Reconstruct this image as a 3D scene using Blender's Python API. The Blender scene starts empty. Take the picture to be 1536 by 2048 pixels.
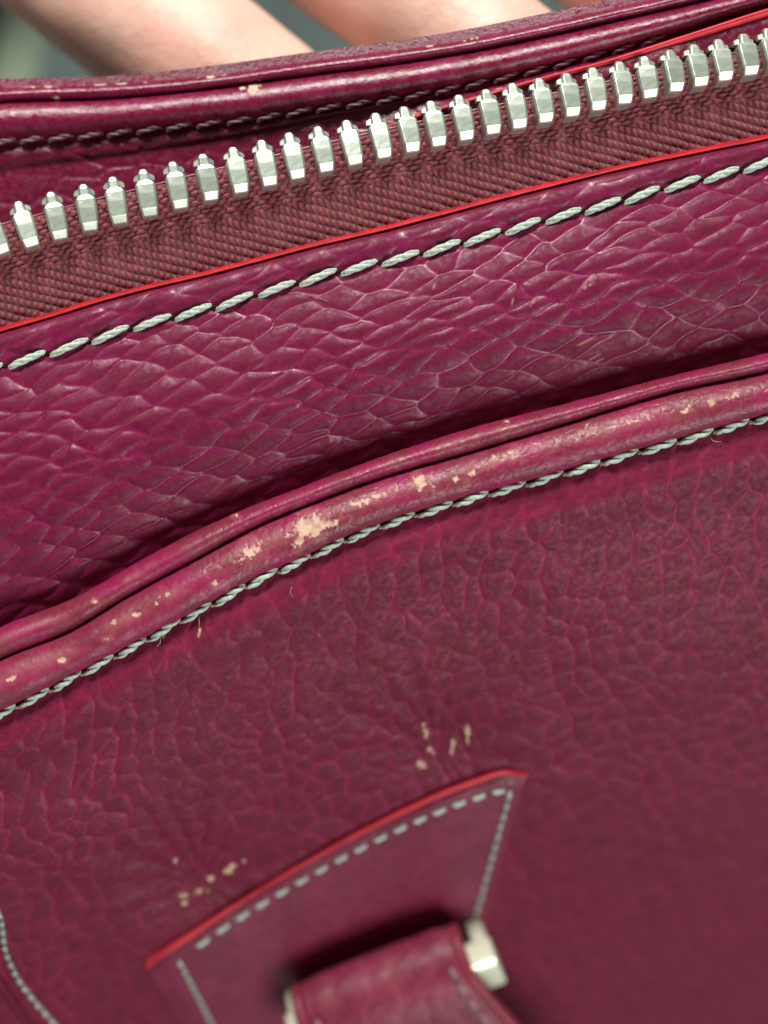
import bpy, bmesh, math
import numpy as np
from mathutils import Matrix, Vector

# ------------------------------------------------------------------ camera, world, lamps, exposure
S = 0.001                         # everything below is written in millimetres
FOC, DIST = 3000.0, 150.0         # focal length in photo pixels (photo is 1536 x 2048), focus distance in mm
scene = bpy.context.scene
col = scene.collection
BAG = Matrix.Translation((0, 0, 0.32)) @ Matrix.Rotation(math.radians(45), 4, 'X')   # bag frame: x right, y up the bag, z out of it

cam_data = bpy.data.cameras.new('camera')
cam = bpy.data.objects.new('camera', cam_data)
col.objects.link(cam)
cam.matrix_world = BAG @ Matrix.Translation((0, 0, DIST * S))
cam_data.sensor_fit = 'HORIZONTAL'
cam_data.sensor_width = 36.0
cam_data.lens = 36.0 * FOC / 1536.0
cam_data.clip_start, cam_data.clip_end = 0.01, 50.0
cam_data.dof.use_dof = True
cam_data.dof.focus_distance = 0.1505
cam_data.dof.aperture_fstop = 11.0
scene.camera = cam

world = bpy.data.worlds.new('World')
scene.world = world
world.use_nodes = True
bg = world.node_tree.nodes['Background']
bg.inputs[0].default_value = (0.95, 1.0, 0.97, 1)
bg.inputs[1].default_value = 0.08


def area_lamp(name, pos, target, sx, sy, watts, color):
    l = bpy.data.lights.new(name, 'AREA')
    l.shape = 'RECTANGLE'
    l.size, l.size_y, l.energy, l.color = sx, sy, watts, color
    o = bpy.data.objects.new(name, l)
    col.objects.link(o)
    p = BAG @ Vector([c * S for c in pos])
    t = BAG @ Vector([c * S for c in target])
    o.matrix_world = Matrix.Translation(p) @ (t - p).to_track_quat('-Z', 'Y').to_matrix().to_4x4()
    return o


area_lamp('ceiling_lamp', (-120, 700, 480), (0, 20, 0), 0.32, 0.18, 13.0, (1.0, 0.99, 0.93))
area_lamp('room_lamp', (480, -680, 600), (0, 0, 0), 0.50, 0.50, 10.5, (0.98, 1.0, 0.93))

vs = scene.view_settings
vs.view_transform = 'Standard'
vs.look = 'None'
vs.gamma = 1.0
vs.exposure = 0.0
vs.use_curve_mapping = False
scene.cycles.use_denoising = True
scene.cycles.max_bounces = 6


# ------------------------------------------------------------------ numeric helpers
def hash01(i, j, seed):
    h = (i.astype(np.int64) * 374761393 + j.astype(np.int64) * 668265263 + seed * 1442695041) & 0xffffffff
    h = ((h ^ (h >> 13)) * 1274126177) & 0xffffffff
    h = h ^ (h >> 16)
    h = (h * 2246822519) & 0xffffffff
    h = h ^ (h >> 15)
    return (h & 0xffffff) / float(0x1000000)


def vnoise(x, y, seed=0):
    xi, yi = np.floor(x), np.floor(y)
    fx, fy = x - xi, y - yi
    fx = fx * fx * fx * (fx * (fx * 6 - 15) + 10)
    fy = fy * fy * fy * (fy * (fy * 6 - 15) + 10)
    a, b = hash01(xi, yi, seed), hash01(xi + 1, yi, seed)
    c, d = hash01(xi, yi + 1, seed), hash01(xi + 1, yi + 1, seed)
    return (a + (b - a) * fx) * (1 - fy) + (c + (d - c) * fx) * fy


def fbm(x, y, seed=0, n=4):
    out, amp, tot = 0, 1.0, 0
    for k in range(n):
        out = out + amp * vnoise(x * 2 ** k + 17.3 * k, y * 2 ** k - 9.1 * k, seed + k)
        tot += amp
        amp *= 0.5
    return out / tot


def sstep(a, b, x):
    t = np.clip((x - a) / (b - a), 0, 1)
    return t * t * (3 - 2 * t)


def curve(pts):
    p = np.array(pts, float)
    X, Y = p[:, 0], p[:, 1]
    m = np.gradient(Y, X)
    kl = (Y[min(3, len(Y) - 1)] - Y[0]) / (X[min(3, len(Y) - 1)] - X[0])
    kr = (Y[-1] - Y[-4 if len(Y) > 3 else 0]) / (X[-1] - X[-4 if len(Y) > 3 else 0])
    m[0], m[-1] = kl, kr

    def f(x):
        x = np.asarray(x, float)
        i = np.clip(np.searchsorted(X, x) - 1, 0, len(X) - 2)
        h = X[i + 1] - X[i]
        t = np.clip((x - X[i]) / h, 0, 1)
        r = ((2 * t ** 3 - 3 * t ** 2 + 1) * Y[i] + (t ** 3 - 2 * t ** 2 + t) * h * m[i]
             + (-2 * t ** 3 + 3 * t ** 2) * Y[i + 1] + (t ** 3 - t ** 2) * h * m[i + 1])
        return r + np.where(x < X[0], (x - X[0]) * kl, 0) + np.where(x > X[-1], (x - X[-1]) * kr, 0)
    return f


def P(px, py, dz):
    """photo direction + depth behind the focus plane (mm) -> bag frame (mm)"""
    px, py, dz = np.broadcast_arrays(np.asarray(px, float), np.asarray(py, float), np.asarray(dz, float))
    k = (DIST + dz) / FOC
    return np.stack([(px - 768) * k, -(py - 1024) * k, -dz], -1)


def voronoi(u, v, jitter, seed):
    """jittered-lattice cells: distance to the cell border (lattice units), cell id, border id, direction of the border"""
    iu, iv = np.floor(u), np.floor(v)
    b1 = np.full(u.shape, 1e9)
    b2 = np.full(u.shape, 1e9)
    s1u = np.zeros(u.shape); s1v = np.zeros(u.shape); s2u = np.zeros(u.shape); s2v = np.zeros(u.shape)
    h1 = np.zeros(u.shape); h2 = np.zeros(u.shape)
    for du in (-2, -1, 0, 1, 2):
        for dv in (-2, -1, 0, 1, 2):
            ci, cj = iu + du, iv + dv
            su = ci + 0.5 + (hash01(ci, cj, seed) - 0.5) * jitter
            sv = cj + 0.5 + (hash01(ci, cj, seed + 7) - 0.5) * jitter
            hh = hash01(ci, cj, seed + 13)
            d = (u - su) ** 2 + (v - sv) ** 2
            first = d < b1
            second = (~first) & (d < b2)
            b2 = np.where(first, b1, np.where(second, d, b2))
            s2u = np.where(first, s1u, np.where(second, su, s2u))
            s2v = np.where(first, s1v, np.where(second, sv, s2v))
            h2 = np.where(first, h1, np.where(second, hh, h2))
            b1 = np.where(first, d, b1)
            s1u = np.where(first, su, s1u)
            s1v = np.where(first, sv, s1v)
            h1 = np.where(first, hh, h1)
    L = np.hypot(s2u - s1u, s2v - s1v) + 1e-6
    edge = (b2 - b1) / (2 * L)
    return edge, h1, np.mod((h1 + h2) * 7.13, 1.0), np.abs(s2u - s1u) / L, b1


# ------------------------------------------------------------------ object helpers
def link(o, parent=None, label=None, cat=None, kind=None, group=None):
    col.objects.link(o)
    if parent is not None:
        o.parent = parent
    if label:
        o['label'] = label
    if cat:
        o['category'] = cat
    if kind:
        o['kind'] = kind
    if group:
        o['group'] = group
    return o


def mesh_np(name, V, F, mat, smooth=True, attrs=None):
    """V (n,3) in mm; F list of (m,k) index arrays"""
    me = bpy.data.meshes.new(name)
    V = np.asarray(V, np.float32) * S
    me.vertices.add(len(V))
    me.vertices.foreach_set('co', V.ravel())
    counts = np.concatenate([np.full(len(f), f.shape[1]) for f in F])
    loops = np.concatenate([f.ravel() for f in F]).astype(np.int32)
    me.loops.add(len(loops))
    me.loops.foreach_set('vertex_index', loops)
    me.polygons.add(len(counts))
    me.polygons.foreach_set('loop_start', np.concatenate([[0], np.cumsum(counts)[:-1]]).astype(np.int32))
    me.polygons.foreach_set('loop_total', counts.astype(np.int32))
    me.polygons.foreach_set('use_smooth', np.full(len(counts), smooth))
    for k, a in (attrs or {}).items():
        at = me.attributes.new(k, 'FLOAT', 'POINT')
        full = np.zeros(len(V), np.float32)
        full[:a.size] = a.ravel()
        at.data.foreach_set('value', full)
    me.update(calc_edges=True)
    me.validate()
    if mat:
        me.materials.append(mat)
    return me


def quads(ny, nx, off=0):
    idx = np.arange(ny * nx).reshape(ny, nx) + off
    return np.stack([idx[:-1, :-1], idx[1:, :-1], idx[1:, 1:], idx[:-1, 1:]], -1).reshape(-1, 4)


def grid_normals(G):
    du = np.gradient(G, axis=1)
    dv = np.gradient(G, axis=0)
    n = np.cross(dv, du)
    return n / (np.linalg.norm(n, axis=-1, keepdims=True) + 1e-9)


def sheet(name, G, mat, parent, thick=1.3, attrs=None, height=None, **kw):
    """a leather sheet: front grid G (ny,nx,3) displaced by height, rim of real thickness, coarse back"""
    ny, nx, _ = G.shape
    N = grid_normals(G)
    base = G
    if height is not None:
        G = G + N * height[..., None]
    V = [G.reshape(-1, 3)]
    F = [quads(ny, nx)]
    idx = np.arange(ny * nx).reshape(ny, nx)
    ring = np.concatenate([idx[0, :-1], idx[:-1, -1], idx[-1, :0:-1], idx[:0:-1, 0]])
    off = ny * nx
    B = (base - N * thick)
    V.append(B.reshape(-1, 3)[ring])
    r2 = np.arange(len(ring)) + off
    F.append(np.stack([ring, np.roll(ring, -1), np.roll(r2, -1), r2], -1))
    off += len(ring)
    ys = np.unique(np.linspace(0, ny - 1, max(3, ny // 10)).astype(int))
    xs = np.unique(np.linspace(0, nx - 1, max(3, nx // 10)).astype(int))
    C = B[np.ix_(ys, xs)]
    V.append(C.reshape(-1, 3))
    F.append(quads(len(ys), len(xs), off)[:, ::-1])
    me = mesh_np(name, np.concatenate(V), F, mat, attrs=attrs)
    return link(bpy.data.objects.new(name, me), parent, **kw)


def tube(name, path, rad, mat, parent, sides=10, **kw):
    path = np.asarray(path, float)
    n = len(path)
    rad = np.broadcast_to(rad, (n,))
    T = np.gradient(path, axis=0)
    T /= np.linalg.norm(T, axis=1, keepdims=True)
    ref = np.array([0.12, 0.3, 1.0])
    A = np.cross(T, ref); A /= np.linalg.norm(A, axis=1, keepdims=True)
    Bn = np.cross(A, T)
    th = np.linspace(0, 2 * np.pi, sides, endpoint=False)
    V = path[:, None] + rad[:, None, None] * (np.cos(th)[None, :, None] * A[:, None] + np.sin(th)[None, :, None] * Bn[:, None])
    idx = np.arange(n * sides).reshape(n, sides)
    F = np.stack([idx[:-1], np.roll(idx[:-1], -1, 1), np.roll(idx[1:], -1, 1), idx[1:]], -1).reshape(-1, 4)
    caps = np.stack([idx[0][::-1], idx[-1]])
    me = mesh_np(name, V.reshape(-1, 3), [F, caps], mat)
    return link(bpy.data.objects.new(name, me), parent, **kw)


# ------------------------------------------------------------------ materials
def new_mat(name):
    m = bpy.data.materials.new(name)
    m.use_nodes = True
    nt = m.node_tree
    return m, nt, nt.nodes['Principled BSDF']


def node(nt, typ, **props):
    n = nt.nodes.new(typ)
    for k, v in props.items():
        setattr(n, k, v)
    return n


def attr(nt, name):
    n = node(nt, 'ShaderNodeAttribute', attribute_name=name)
    return n.outputs['Fac']


def mix(nt, fac, a, b, blend='MIX'):
    n = node(nt, 'ShaderNodeMix', data_type='RGBA', blend_type=blend)
    for sock, v in ((n.inputs[0], fac), (n.inputs[6], a), (n.inputs[7], b)):
        if hasattr(v, 'is_output'):
            nt.links.new(v, sock)
        else:
            sock.default_value = v if not isinstance(v, tuple) else (*v, 1)
    return n.outputs[2]


def noise(nt, scale, detail=4, rough=0.55, stretch=None):
    tc = node(nt, 'ShaderNodeTexCoord')
    src = tc.outputs['Object']
    if stretch:
        mp = node(nt, 'ShaderNodeMapping')
        mp.inputs['Scale'].default_value = stretch
        nt.links.new(src, mp.inputs[0])
        src = mp.outputs[0]
    n = node(nt, 'ShaderNodeTexNoise')
    n.inputs['Scale'].default_value = scale
    n.inputs['Detail'].default_value = detail
    n.inputs['Roughness'].default_value = rough
    nt.links.new(src, n.inputs['Vector'])
    return n.outputs['Fac']


def ramp(nt, fac, lo, hi, a=0.0, b=1.0):
    n = node(nt, 'ShaderNodeMapRange')
    n.interpolation_type = 'SMOOTHSTEP'
    nt.links.new(fac, n.inputs[0])
    for i, v in enumerate((lo, hi, a, b)):
        n.inputs[i + 1].default_value = v
    return n.outputs[0]


def bump(nt, bsdf, height, dist, strength=1.0):
    n = node(nt, 'ShaderNodeBump')
    n.inputs['Strength'].default_value = strength
    n.inputs['Distance'].default_value = dist * S
    nt.links.new(height, n.inputs['Height'])
    nt.links.new(n.outputs[0], bsdf.inputs['Normal'])


def leather(name, cell, crease, rough=0.42, spec=0.5, worn=(0.56, 0.38, 0.28), fine=0.05, fscale=2600, rvar=0.12, matte=0.0, spread=0.0):
    m, nt, b = new_mat(name)
    mott = ramp(nt, noise(nt, 260, 5), 0.3, 0.7)
    grain = noise(nt, fscale, 5, 0.65)
    dark = tuple(c * k for c, k in zip(cell, (0.84, 0.8, 0.74)))
    c1 = mix(nt, mott, dark, cell)
    c2 = mix(nt, attr(nt, 'crease'), c1, crease)
    speck = ramp(nt, grain, 0.25, 0.75, 0.80, 1.18)
    sp = node(nt, 'ShaderNodeCombineColor')
    for i in range(3):
        nt.links.new(speck, sp.inputs[i])
    c3 = mix(nt, 1.0, c2, sp.outputs[0], 'MULTIPLY')
    c4 = mix(nt, attr(nt, 'rub'), c3, (0.29, 0.085, 0.095))
    c5 = mix(nt, attr(nt, 'wear_glint'), c4, worn)
    nt.links.new(c5, b.inputs['Base Color'])
    r = ramp(nt, noise(nt, 1500, 4), 0.3, 0.7, rough - rvar, rough + rvar)
    rw = node(nt, 'ShaderNodeMath', operation='MULTIPLY_ADD')
    nt.links.new(attr(nt, 'wear_glint'), rw.inputs[0])
    rw.inputs[1].default_value = 0.35
    nt.links.new(r, rw.inputs[2])
    inv_ = node(nt, 'ShaderNodeMath', operation='MULTIPLY_ADD')   # the rubbed tops of the grain are duller than the creases
    nt.links.new(attr(nt, 'crease'), inv_.inputs[0])
    inv_.inputs[1].default_value = -matte
    inv_.inputs[2].default_value = matte
    add = node(nt, 'ShaderNodeMath', operation='ADD')
    nt.links.new(rw.outputs[0], add.inputs[0])
    nt.links.new(inv_.outputs[0], add.inputs[1])
    nt.links.new(add.outputs[0], b.inputs['Roughness'])
    sl = node(nt, 'ShaderNodeMath', operation='MULTIPLY_ADD')
    nt.links.new(attr(nt, 'crease'), sl.inputs[0])
    sl.inputs[1].default_value = spec * spread
    sl.inputs[2].default_value = spec * (1 - spread)
    nt.links.new(sl.outputs[0], b.inputs['Specular IOR Level'])
    bump(nt, b, grain, fine)
    return m


M = {}
M['panel'] = leather('pebbled_leather', (0.122, 0.006, 0.032), (0.172, 0.008, 0.052), 0.34, 0.30, fine=0.015, matte=0.22, spread=0.62)
M['pocket'] = leather('soft_pebbled_leather', (0.122, 0.0075, 0.027), (0.205, 0.011, 0.053), 0.52, 0.16, fine=0.015, matte=0.06, spread=0.0)
M['rim'] = leather('rubbed_leather', (0.185, 0.020, 0.046), (0.22, 0.010, 0.058), 0.42, 0.30, fine=0.04, fscale=2200)
M['far'] = leather('smooth_leather', (0.165, 0.005, 0.036), (0.22, 0.011, 0.06), 0.30, 0.5, fine=0.06)
M['tab'] = leather('smooth_tab_leather', (0.150, 0.006, 0.036), (0.18, 0.010, 0.048), 0.46, 0.35, fine=0.03)
M['strap'] = leather('strap_leather', (0.14, 0.012, 0.034), (0.22, 0.03, 0.065), 0.48, 0.25, fine=0.03)


def simple(name, color, rough, spec=0.5, metal=0.0, var=None, nscale=900, bmp=0.0, bscale=3000, coat=0.0):
    m, nt, b = new_mat(name)
    if var:
        nt.links.new(mix(nt, ramp(nt, noise(nt, nscale, 5), 0.3, 0.7), color, var), b.inputs['Base Color'])
    else:
        b.inputs['Base Color'].default_value = (*color, 1)
    b.inputs['Roughness'].default_value = rough
    b.inputs['Specular IOR Level'].default_value = spec
    b.inputs['Metallic'].default_value = metal
    b.inputs['Coat Weight'].default_value = coat
    if bmp:
        bump(nt, b, noise(nt, bscale, 4), bmp)
    return m


M['tab_red'] = simple('rubbed_red_edge_paint', (0.44, 0.022, 0.036), 0.5, 0.35, var=(0.30, 0.012, 0.03), nscale=350, bmp=0.05, bscale=900)
M['red'] = simple('red_edge_paint', (0.54, 0.010, 0.020), 0.45, 0.35, var=(0.36, 0.006, 0.020), nscale=500, bmp=0.04, bscale=900)
M['dark_red'] = simple('dark_edge_paint', (0.20, 0.022, 0.042), 0.5, 0.3, var=(0.15, 0.014, 0.032), bmp=0.03)
M['thread'] = simple('mint_thread', (0.47, 0.56, 0.48), 0.62, 0.3, var=(0.30, 0.36, 0.31), nscale=2500, bmp=0.03, bscale=7000)
M['knot'] = simple('beige_thread', (0.42, 0.28, 0.20), 0.7, 0.2, var=(0.2, 0.10, 0.09), nscale=1500)
M['purple_thread'] = simple('purple_thread', (0.16, 0.07, 0.10), 0.5, 0.4, var=(0.28, 0.16, 0.17), nscale=1800)
M['hole'] = simple('needle_hole_shade', (0.012, 0.003, 0.006), 0.8, 0.1)  # near-black raised cap; shade inside the hole put into its colour
M['nickel'] = simple('nickel', (0.68, 0.74, 0.64), 0.38, 0.5, 0.85, var=(0.52, 0.58, 0.50), nscale=1500, bmp=0.02, bscale=2200)
M['fixing'] = simple('gold_tinted_metal', (0.86, 0.88, 0.70), 0.28, 0.5, 0.5, var=(0.80, 0.84, 0.66), nscale=500)
M['nylon'] = simple('clear_cord', (0.25, 0.10, 0.12), 0.3, 0.5)

m, nt, b = new_mat('zip_tape')
yarn = mix(nt, attr(nt, 'yarn'), (0.045, 0.006, 0.011), (0.21, 0.030, 0.044))
yarn = mix(nt, attr(nt, 'tint'), yarn, (0.21, 0.052, 0.06))
nt.links.new(yarn, b.inputs['Base Color'])
b.inputs['Roughness'].default_value = 0.55
b.inputs['Specular IOR Level'].default_value = 0.35
b.inputs['Sheen Weight'].default_value = 0.15
bump(nt, b, noise(nt, 9000, 3), 0.03)
M['tape'] = m

m, nt, b = new_mat('skin')
c = mix(nt, ramp(nt, noise(nt, 90, 5), 0.3, 0.7), (0.80, 0.52, 0.42), (0.76, 0.42, 0.34))
c = mix(nt, ramp(nt, noise(nt, 700, 4), 0.45, 0.8, 0, 0.4), c, (0.70, 0.42, 0.33))
nt.links.new(c, b.inputs['Base Color'])
b.inputs['Roughness'].default_value = 0.5
b.inputs['Subsurface Weight'].default_value = 0.5
b.inputs['Subsurface Radius'].default_value = (1.0, 0.4, 0.2)
b.inputs['Subsurface Scale'].default_value = 0.005
bump(nt, b, noise(nt, 1200, 4, 0.6), 0.12)
M['skin'] = m

m, nt, b = new_mat('grey_green_floor')
nt.links.new(mix(nt, ramp(nt, noise(nt, 22, 6, 0.65), 0.3, 0.7), (0.075, 0.11, 0.108), (0.25, 0.32, 0.31)), b.inputs['Base Color'])
b.inputs['Roughness'].default_value = 0.85
bump(nt, b, noise(nt, 200, 4), 2.0)
M['floor'] = m
M['pale'] = simple('pale_green_cloth', (0.50, 0.60, 0.42), 0.7, 0.3, var=(0.44, 0.54, 0.38), nscale=60)
M['charcoal'] = simple('charcoal_cloth', (0.012, 0.025, 0.028), 0.9, 0.2, var=(0.022, 0.036, 0.04), nscale=60)

# ------------------------------------------------------------------ the handbag's lines, read off the photograph
F0 = curve([(0, 176), (265, 164), (450, 146), (625, 120), (768, 102), (918, 80), (1083, 47), (1268, 5), (1400, -25), (1536, -58)])
F1 = curve([(0, 203), (200, 197), (400, 179), (600, 152), (768, 130), (918, 107), (1083, 74), (1268, 33), (1400, 3), (1536, -28)])
F3 = curve([(0, 285), (225, 268), (325, 257), (500, 240), (650, 217), (768, 202), (968, 165), (1168, 118), (1368, 64), (1536, 14)])
FR = curve([(0, 520), (350, 420), (720, 280), (833, 236), (943, 203), (1068, 165), (1218, 126), (1368, 79), (1536, 26)])
RT = curve([(0, 650), (100, 621), (200, 590), (300, 563), (400, 540), (500, 514), (600, 487), (768, 447), (1018, 381), (1268, 319), (1400, 291), (1536, 264)])
ST1 = curve([(0, 735), (97, 706), (189, 680), (280, 651), (372, 628), (462, 605), (546, 580), (632, 556), (716, 533), (801, 517), (884, 496),
             (965, 474), (1048, 452), (1131, 430), (1217, 410), (1290, 388), (1365, 367), (1443, 350), (1536, 325)])
K0 = curve([(0, 1255), (150, 1195), (300, 1110), (450, 1035), (600, 975), (750, 918), (918, 863), (1135, 806), (1353, 749), (1536, 705)])
K1 = curve([(0, 1320), (150, 1258), (250, 1197), (400, 1115), (500, 1060), (650, 997), (768, 955), (918, 912), (1135, 847), (1353, 782), (1536, 743)])
ST2 = curve([(0, 1428), (78, 1390), (163, 1346), (243, 1305), (300, 1275), (367, 1238), (440, 1200), (511, 1162), (590, 1127), (657, 1094),
             (727, 1065), (796, 1040), (863, 1020), (934, 999), (1005, 980), (1076, 962), (1146, 941), (1212, 922), (1281, 902), (1350, 884),
             (1414, 866), (1484, 847), (1536, 833)])


def xs_frame(n, lo=-1000, hi=2536):
    return np.concatenate([np.linspace(lo, -140, max(12, n // 12), endpoint=False), np.linspace(-140, 1676, n),
                           np.linspace(1676, hi, max(12, n // 12) + 1)[1:]])


def arc(G):
    """arc lengths along the sheet (a, in x) and across it (s, downwards)"""
    s = np.concatenate([np.zeros((1, G.shape[1])), np.cumsum(np.linalg.norm(np.diff(G, axis=0), axis=-1), 0)], 0)
    mid = G[G.shape[0] // 4]
    a = np.concatenate([[0], np.cumsum(np.linalg.norm(np.diff(mid, axis=0), axis=-1))])
    return np.broadcast_to(a[None], s.shape), s


bag = bpy.data.objects.new('handbag', None)
bag.empty_display_size = 0.02
link(bag, None, 'burgundy pebbled leather handbag with open zip, mint stitching and worn pocket rim', 'handbag')
bag.matrix_world = BAG

# ---- near leather panel between the zip and the pocket
xs = xs_frame(950)
nv = 250
PANEL_END = 95.0
tt = np.linspace(0, 1, nv)[:, None]
top = (RT(xs) + 13)[None]
bot = (K0(xs) + PANEL_END)[None]
yy = top + (bot - top) * tt
XX = np.broadcast_to(xs[None], yy.shape)
qs = (yy - ST1(xs)[None]) / (K0(xs) - ST1(xs))[None]          # 0 at the stitching, 1 at the pocket's edge
edge_px = yy - top


def panel_dz(q, epx):
    d = 3.2 * np.clip(q, 0, 2) ** 3 - 2.0 * np.sin(np.clip(q, 0, 1) * math.pi) ** 1.3
    d = d + 0.85 * np.exp(-(epx / 8.0) ** 1.3) - 0.25 * np.exp(-((q + 0.08) / 0.05) ** 2)
    d = d + 0.14 * np.exp(-(q / 0.022) ** 2)
    return d


dzp = panel_dz(qs, edge_px) + 0.5 * (fbm(XX / 420, yy / 300, 5, 3) - 0.5)
G = P(XX, yy, dzp)
A, Sx = arc(G)
wa = A + 1.6 * (fbm(A / 7, Sx / 7, 31, 3) - 0.5) * 2
ws = Sx + 1.3 * (fbm(A / 7 + 40, Sx / 7, 47, 3) - 0.5) * 2
t1, t2 = math.radians(22) + 0.10 * (fbm(A / 30, Sx / 30, 333, 2).mean() - .5), math.radians(-26)
e1 = np.array([math.cos(t1), math.sin(t1)]) * 3.6
e2 = np.array([math.cos(t2), math.sin(t2)]) * 3.0
inv = np.linalg.inv(np.stack([e1, e2], 1))
lu = inv[0, 0] * wa + inv[0, 1] * (-ws)
lv = inv[1, 0] * wa + inv[1, 1] * (-ws)
ed, cid, bid, bdir, dome = voronoi(lu, lv, 0.44, 3)
edm = ed * 2.3
fade = (0.45 + 0.55 * bid) * (0.5 + 0.5 * sstep(0.25, 0.6, fbm(A / 5, Sx / 5, 71, 2)))
near_edge = sstep(0, 60, edge_px) * 0.75 + 0.25
edm2 = voronoi(lu * 2.3 + 3.1, lv * 2.3 + 1.7, 0.8, 9)
sub = np.exp(-(edm2[0] * 1.4 / 0.16) ** 2) * (edm2[2] > 0.62)
valley = np.exp(-(edm / 0.20) ** 2) * fade
shoulder = 1 - np.exp(-(edm / 0.42) ** 1.6)
hgt = near_edge * (0.04 * (cid - 0.5) * shoulder - 0.26 * np.minimum(dome, 0.55) - 0.15 * (0.3 + 0.7 * fade) * (1 - shoulder) - 0.03 * valley - 0.008 * sub)
wr = fbm(A / 1.2 + Sx / 6, Sx / 0.35, 91, 3)
hgt = hgt + 0.02 * (wr - 0.5) * near_edge
core = np.exp(-(edm / 0.15) ** 2) * fade  # pale crease line: part wear, part specular glint put into the colour
crease = np.clip(0.75 * np.exp(-(edm / 0.60) ** 1.4) * (0.3 + 0.7 * fade) + 0.45 * core + 0.1 * sub, 0, 1)
scr = np.zeros_like(hgt)
for (cx, cy, ang, ln, wd) in ((1172, 574, -28, 16, 2.2), (1170, 684, -26, 22, 1.6), (1190, 715, -32, 14, 1.5), (1200, 722, -30, 10, 1.5),
                              (1065, 607, -60, 8, 1.5), (868, 572, -70, 6, 2), (1025, 603, -80, 7, 1.5)):
    ca, sa = math.cos(math.radians(ang)), math.sin(math.radians(ang))
    dx, dy = XX - cx, yy - cy
    l, w = dx * ca + dy * sa, -dx * sa + dy * ca
    scr = np.maximum(scr, np.exp(-(l / ln) ** 4 - (w / wd) ** 2) * (vnoise(XX / 5, yy / 5, 3) > 0.35))
front = sheet('front_panel', G, M['panel'], bag, 1.3, dict(crease=crease, wear_glint=0.45 * scr, rub=0 * scr), hgt)


def panel_point(x, y, lift=0.0):
    q = (y - ST1(x)) / (K0(x) - ST1(x))
    return P(x, y, panel_dz(q, y - RT(x) - 13) + 0.5 * (fbm(np.asarray(x) / 420, np.asarray(y) / 300, 5, 3) - 0.5) - lift)


# red painted cut edge along the panel
xe = xs_frame(420)
th = np.linspace(0, 1, 9)[:, None]
wob = 5.0 * (fbm(xe / 70, xe * 0, 4, 4) - 0.5)[None]
ye = (RT(xe)[None] + 3 + wob) + (12.0 - wob) * th
dze = 2.2 - 1.95 * np.sin(np.clip(th * 1.25, 0, 1) * math.pi / 2) ** 0.9 + 0.6 * np.clip(th - 0.8, 0, 1) * 5
dze = dze + 0.5 * (fbm(xe / 420, RT(xe) / 300, 5, 3) - 0.5)[None]
sheet('painted_edge', P(np.broadcast_to(xe[None], ye.shape), ye, np.broadcast_to(dze, ye.shape)), M['red'], front, 0.5)

# ---- pocket: rolled double rim
xr = xs_frame(950)
prof = []                                                     # (which gap, fraction, dz)
for a in np.linspace(-50, 146, 34):
    r = math.radians(a)
    prof.append((0, (1 - math.cos(r)) / (1 - math.cos(math.radians(147))), 1.7 - 2.5 * math.sin(r)))
for a in np.linspace(27, 172, 62):
    r = math.radians(a)
    prof.append((1, (0.9 - math.cos(r)) / (0.9 + math.cos(math.radians(8))), 1.9 - 1.4 * a / 172 - 2.7 * math.sin(r) ** 0.85))
prof = np.array(prof)
k0, k1, k2 = K0(xr), K1(xr), ST2(xr) - 5
Yr = np.where(prof[:, :1] == 0, k0[None] + (k1 - k0)[None] * prof[:, 1:2], k1[None] + (k2 - k1)[None] * prof[:, 1:2])
Xr = np.broadcast_to(xr[None], Yr.shape)
wobr = 0.45 * (fbm(xr / 130, xr * 0 + 3, 12, 3) - 0.5)[None]
Gr = P(Xr, Yr, prof[:, 2:3] + wobr)
tsec = np.broadcast_to(prof[:, 1:2] + prof[:, :1], Yr.shape)


def wear_glint_mask(X, Y, spots, scale, seed, soft=0.035):
    amp = np.zeros_like(X)
    for (cx, cy, rx, ry, ang, a) in spots:
        ca, sa = math.cos(math.radians(ang)), math.sin(math.radians(ang))
        dx, dy = X - cx, Y - cy
        l, w = dx * ca + dy * sa, -dx * sa + dy * ca
        amp = np.maximum(amp, a * np.exp(-((l / rx) ** 2 + (w / ry) ** 2)))
    n = 0.62 * fbm(X / scale, Y / scale, seed, 3) + 0.38 * fbm(X / scale * 3.1, Y / scale * 3.1, seed + 20, 3)
    return sstep(-soft, soft, n + amp * 0.52 - 0.79 - 0.25 * (amp < 0.12))


spots = [(615, 1056, 34, 24, -30, 1.08), (600, 1085, 15, 12, 0, 0.85), (503, 1103, 30, 18, -20, 1.10), (655, 1048, 26, 10, -20, .66),
         (430, 1167, 12, 9, 0, 0.80), (335, 1192, 20, 9, -25, 0.72), (310, 1203, 9, 6, 0, .72), (845, 965, 24, 14, 25, 0.98),
         (905, 960, 14, 7, -40, 0.74), (960, 943, 40, 8, -15, 0.58), (1010, 914, 40, 10, -15, 0.64), (1040, 922, 16, 7, 0, .62),
         (1190, 864, 18, 11, 40, 0.76), (1150, 880, 40, 7, -15, .57), (1375, 818, 11, 14, 20, 0.8), (1420, 802, 18, 8, -10, .70), (1460, 792, 26, 7, -15, .6),
         (125, 1320, 8, 5, 0, .95), (213, 1277, 8, 5, 0, .9), (275, 1228, 11, 5, 0, .72), (230, 1243, 8, 6, 0, .72), (190, 1203, 6, 4, 0, .85),
         (700, 1012, 60, 8, -20, 0.60), (770, 985, 40, 8, -20, 0.60), (1015, 843, 6, 4, 0, .95), (1270, 838, 50, 8, -15, .56),
         (20, 1358, 12, 5, -20, .8), (470, 1030, 7, 4, 0, .68)]
spots = [(a, b, c, d, e, f * (0.90 if a > 690 and f < .85 else 1.0)) for (a, b, c, d, e, f) in spots]
wear_glint = wear_glint_mask(Xr, Yr, spots, 15.0, 21, 0.05)
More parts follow.
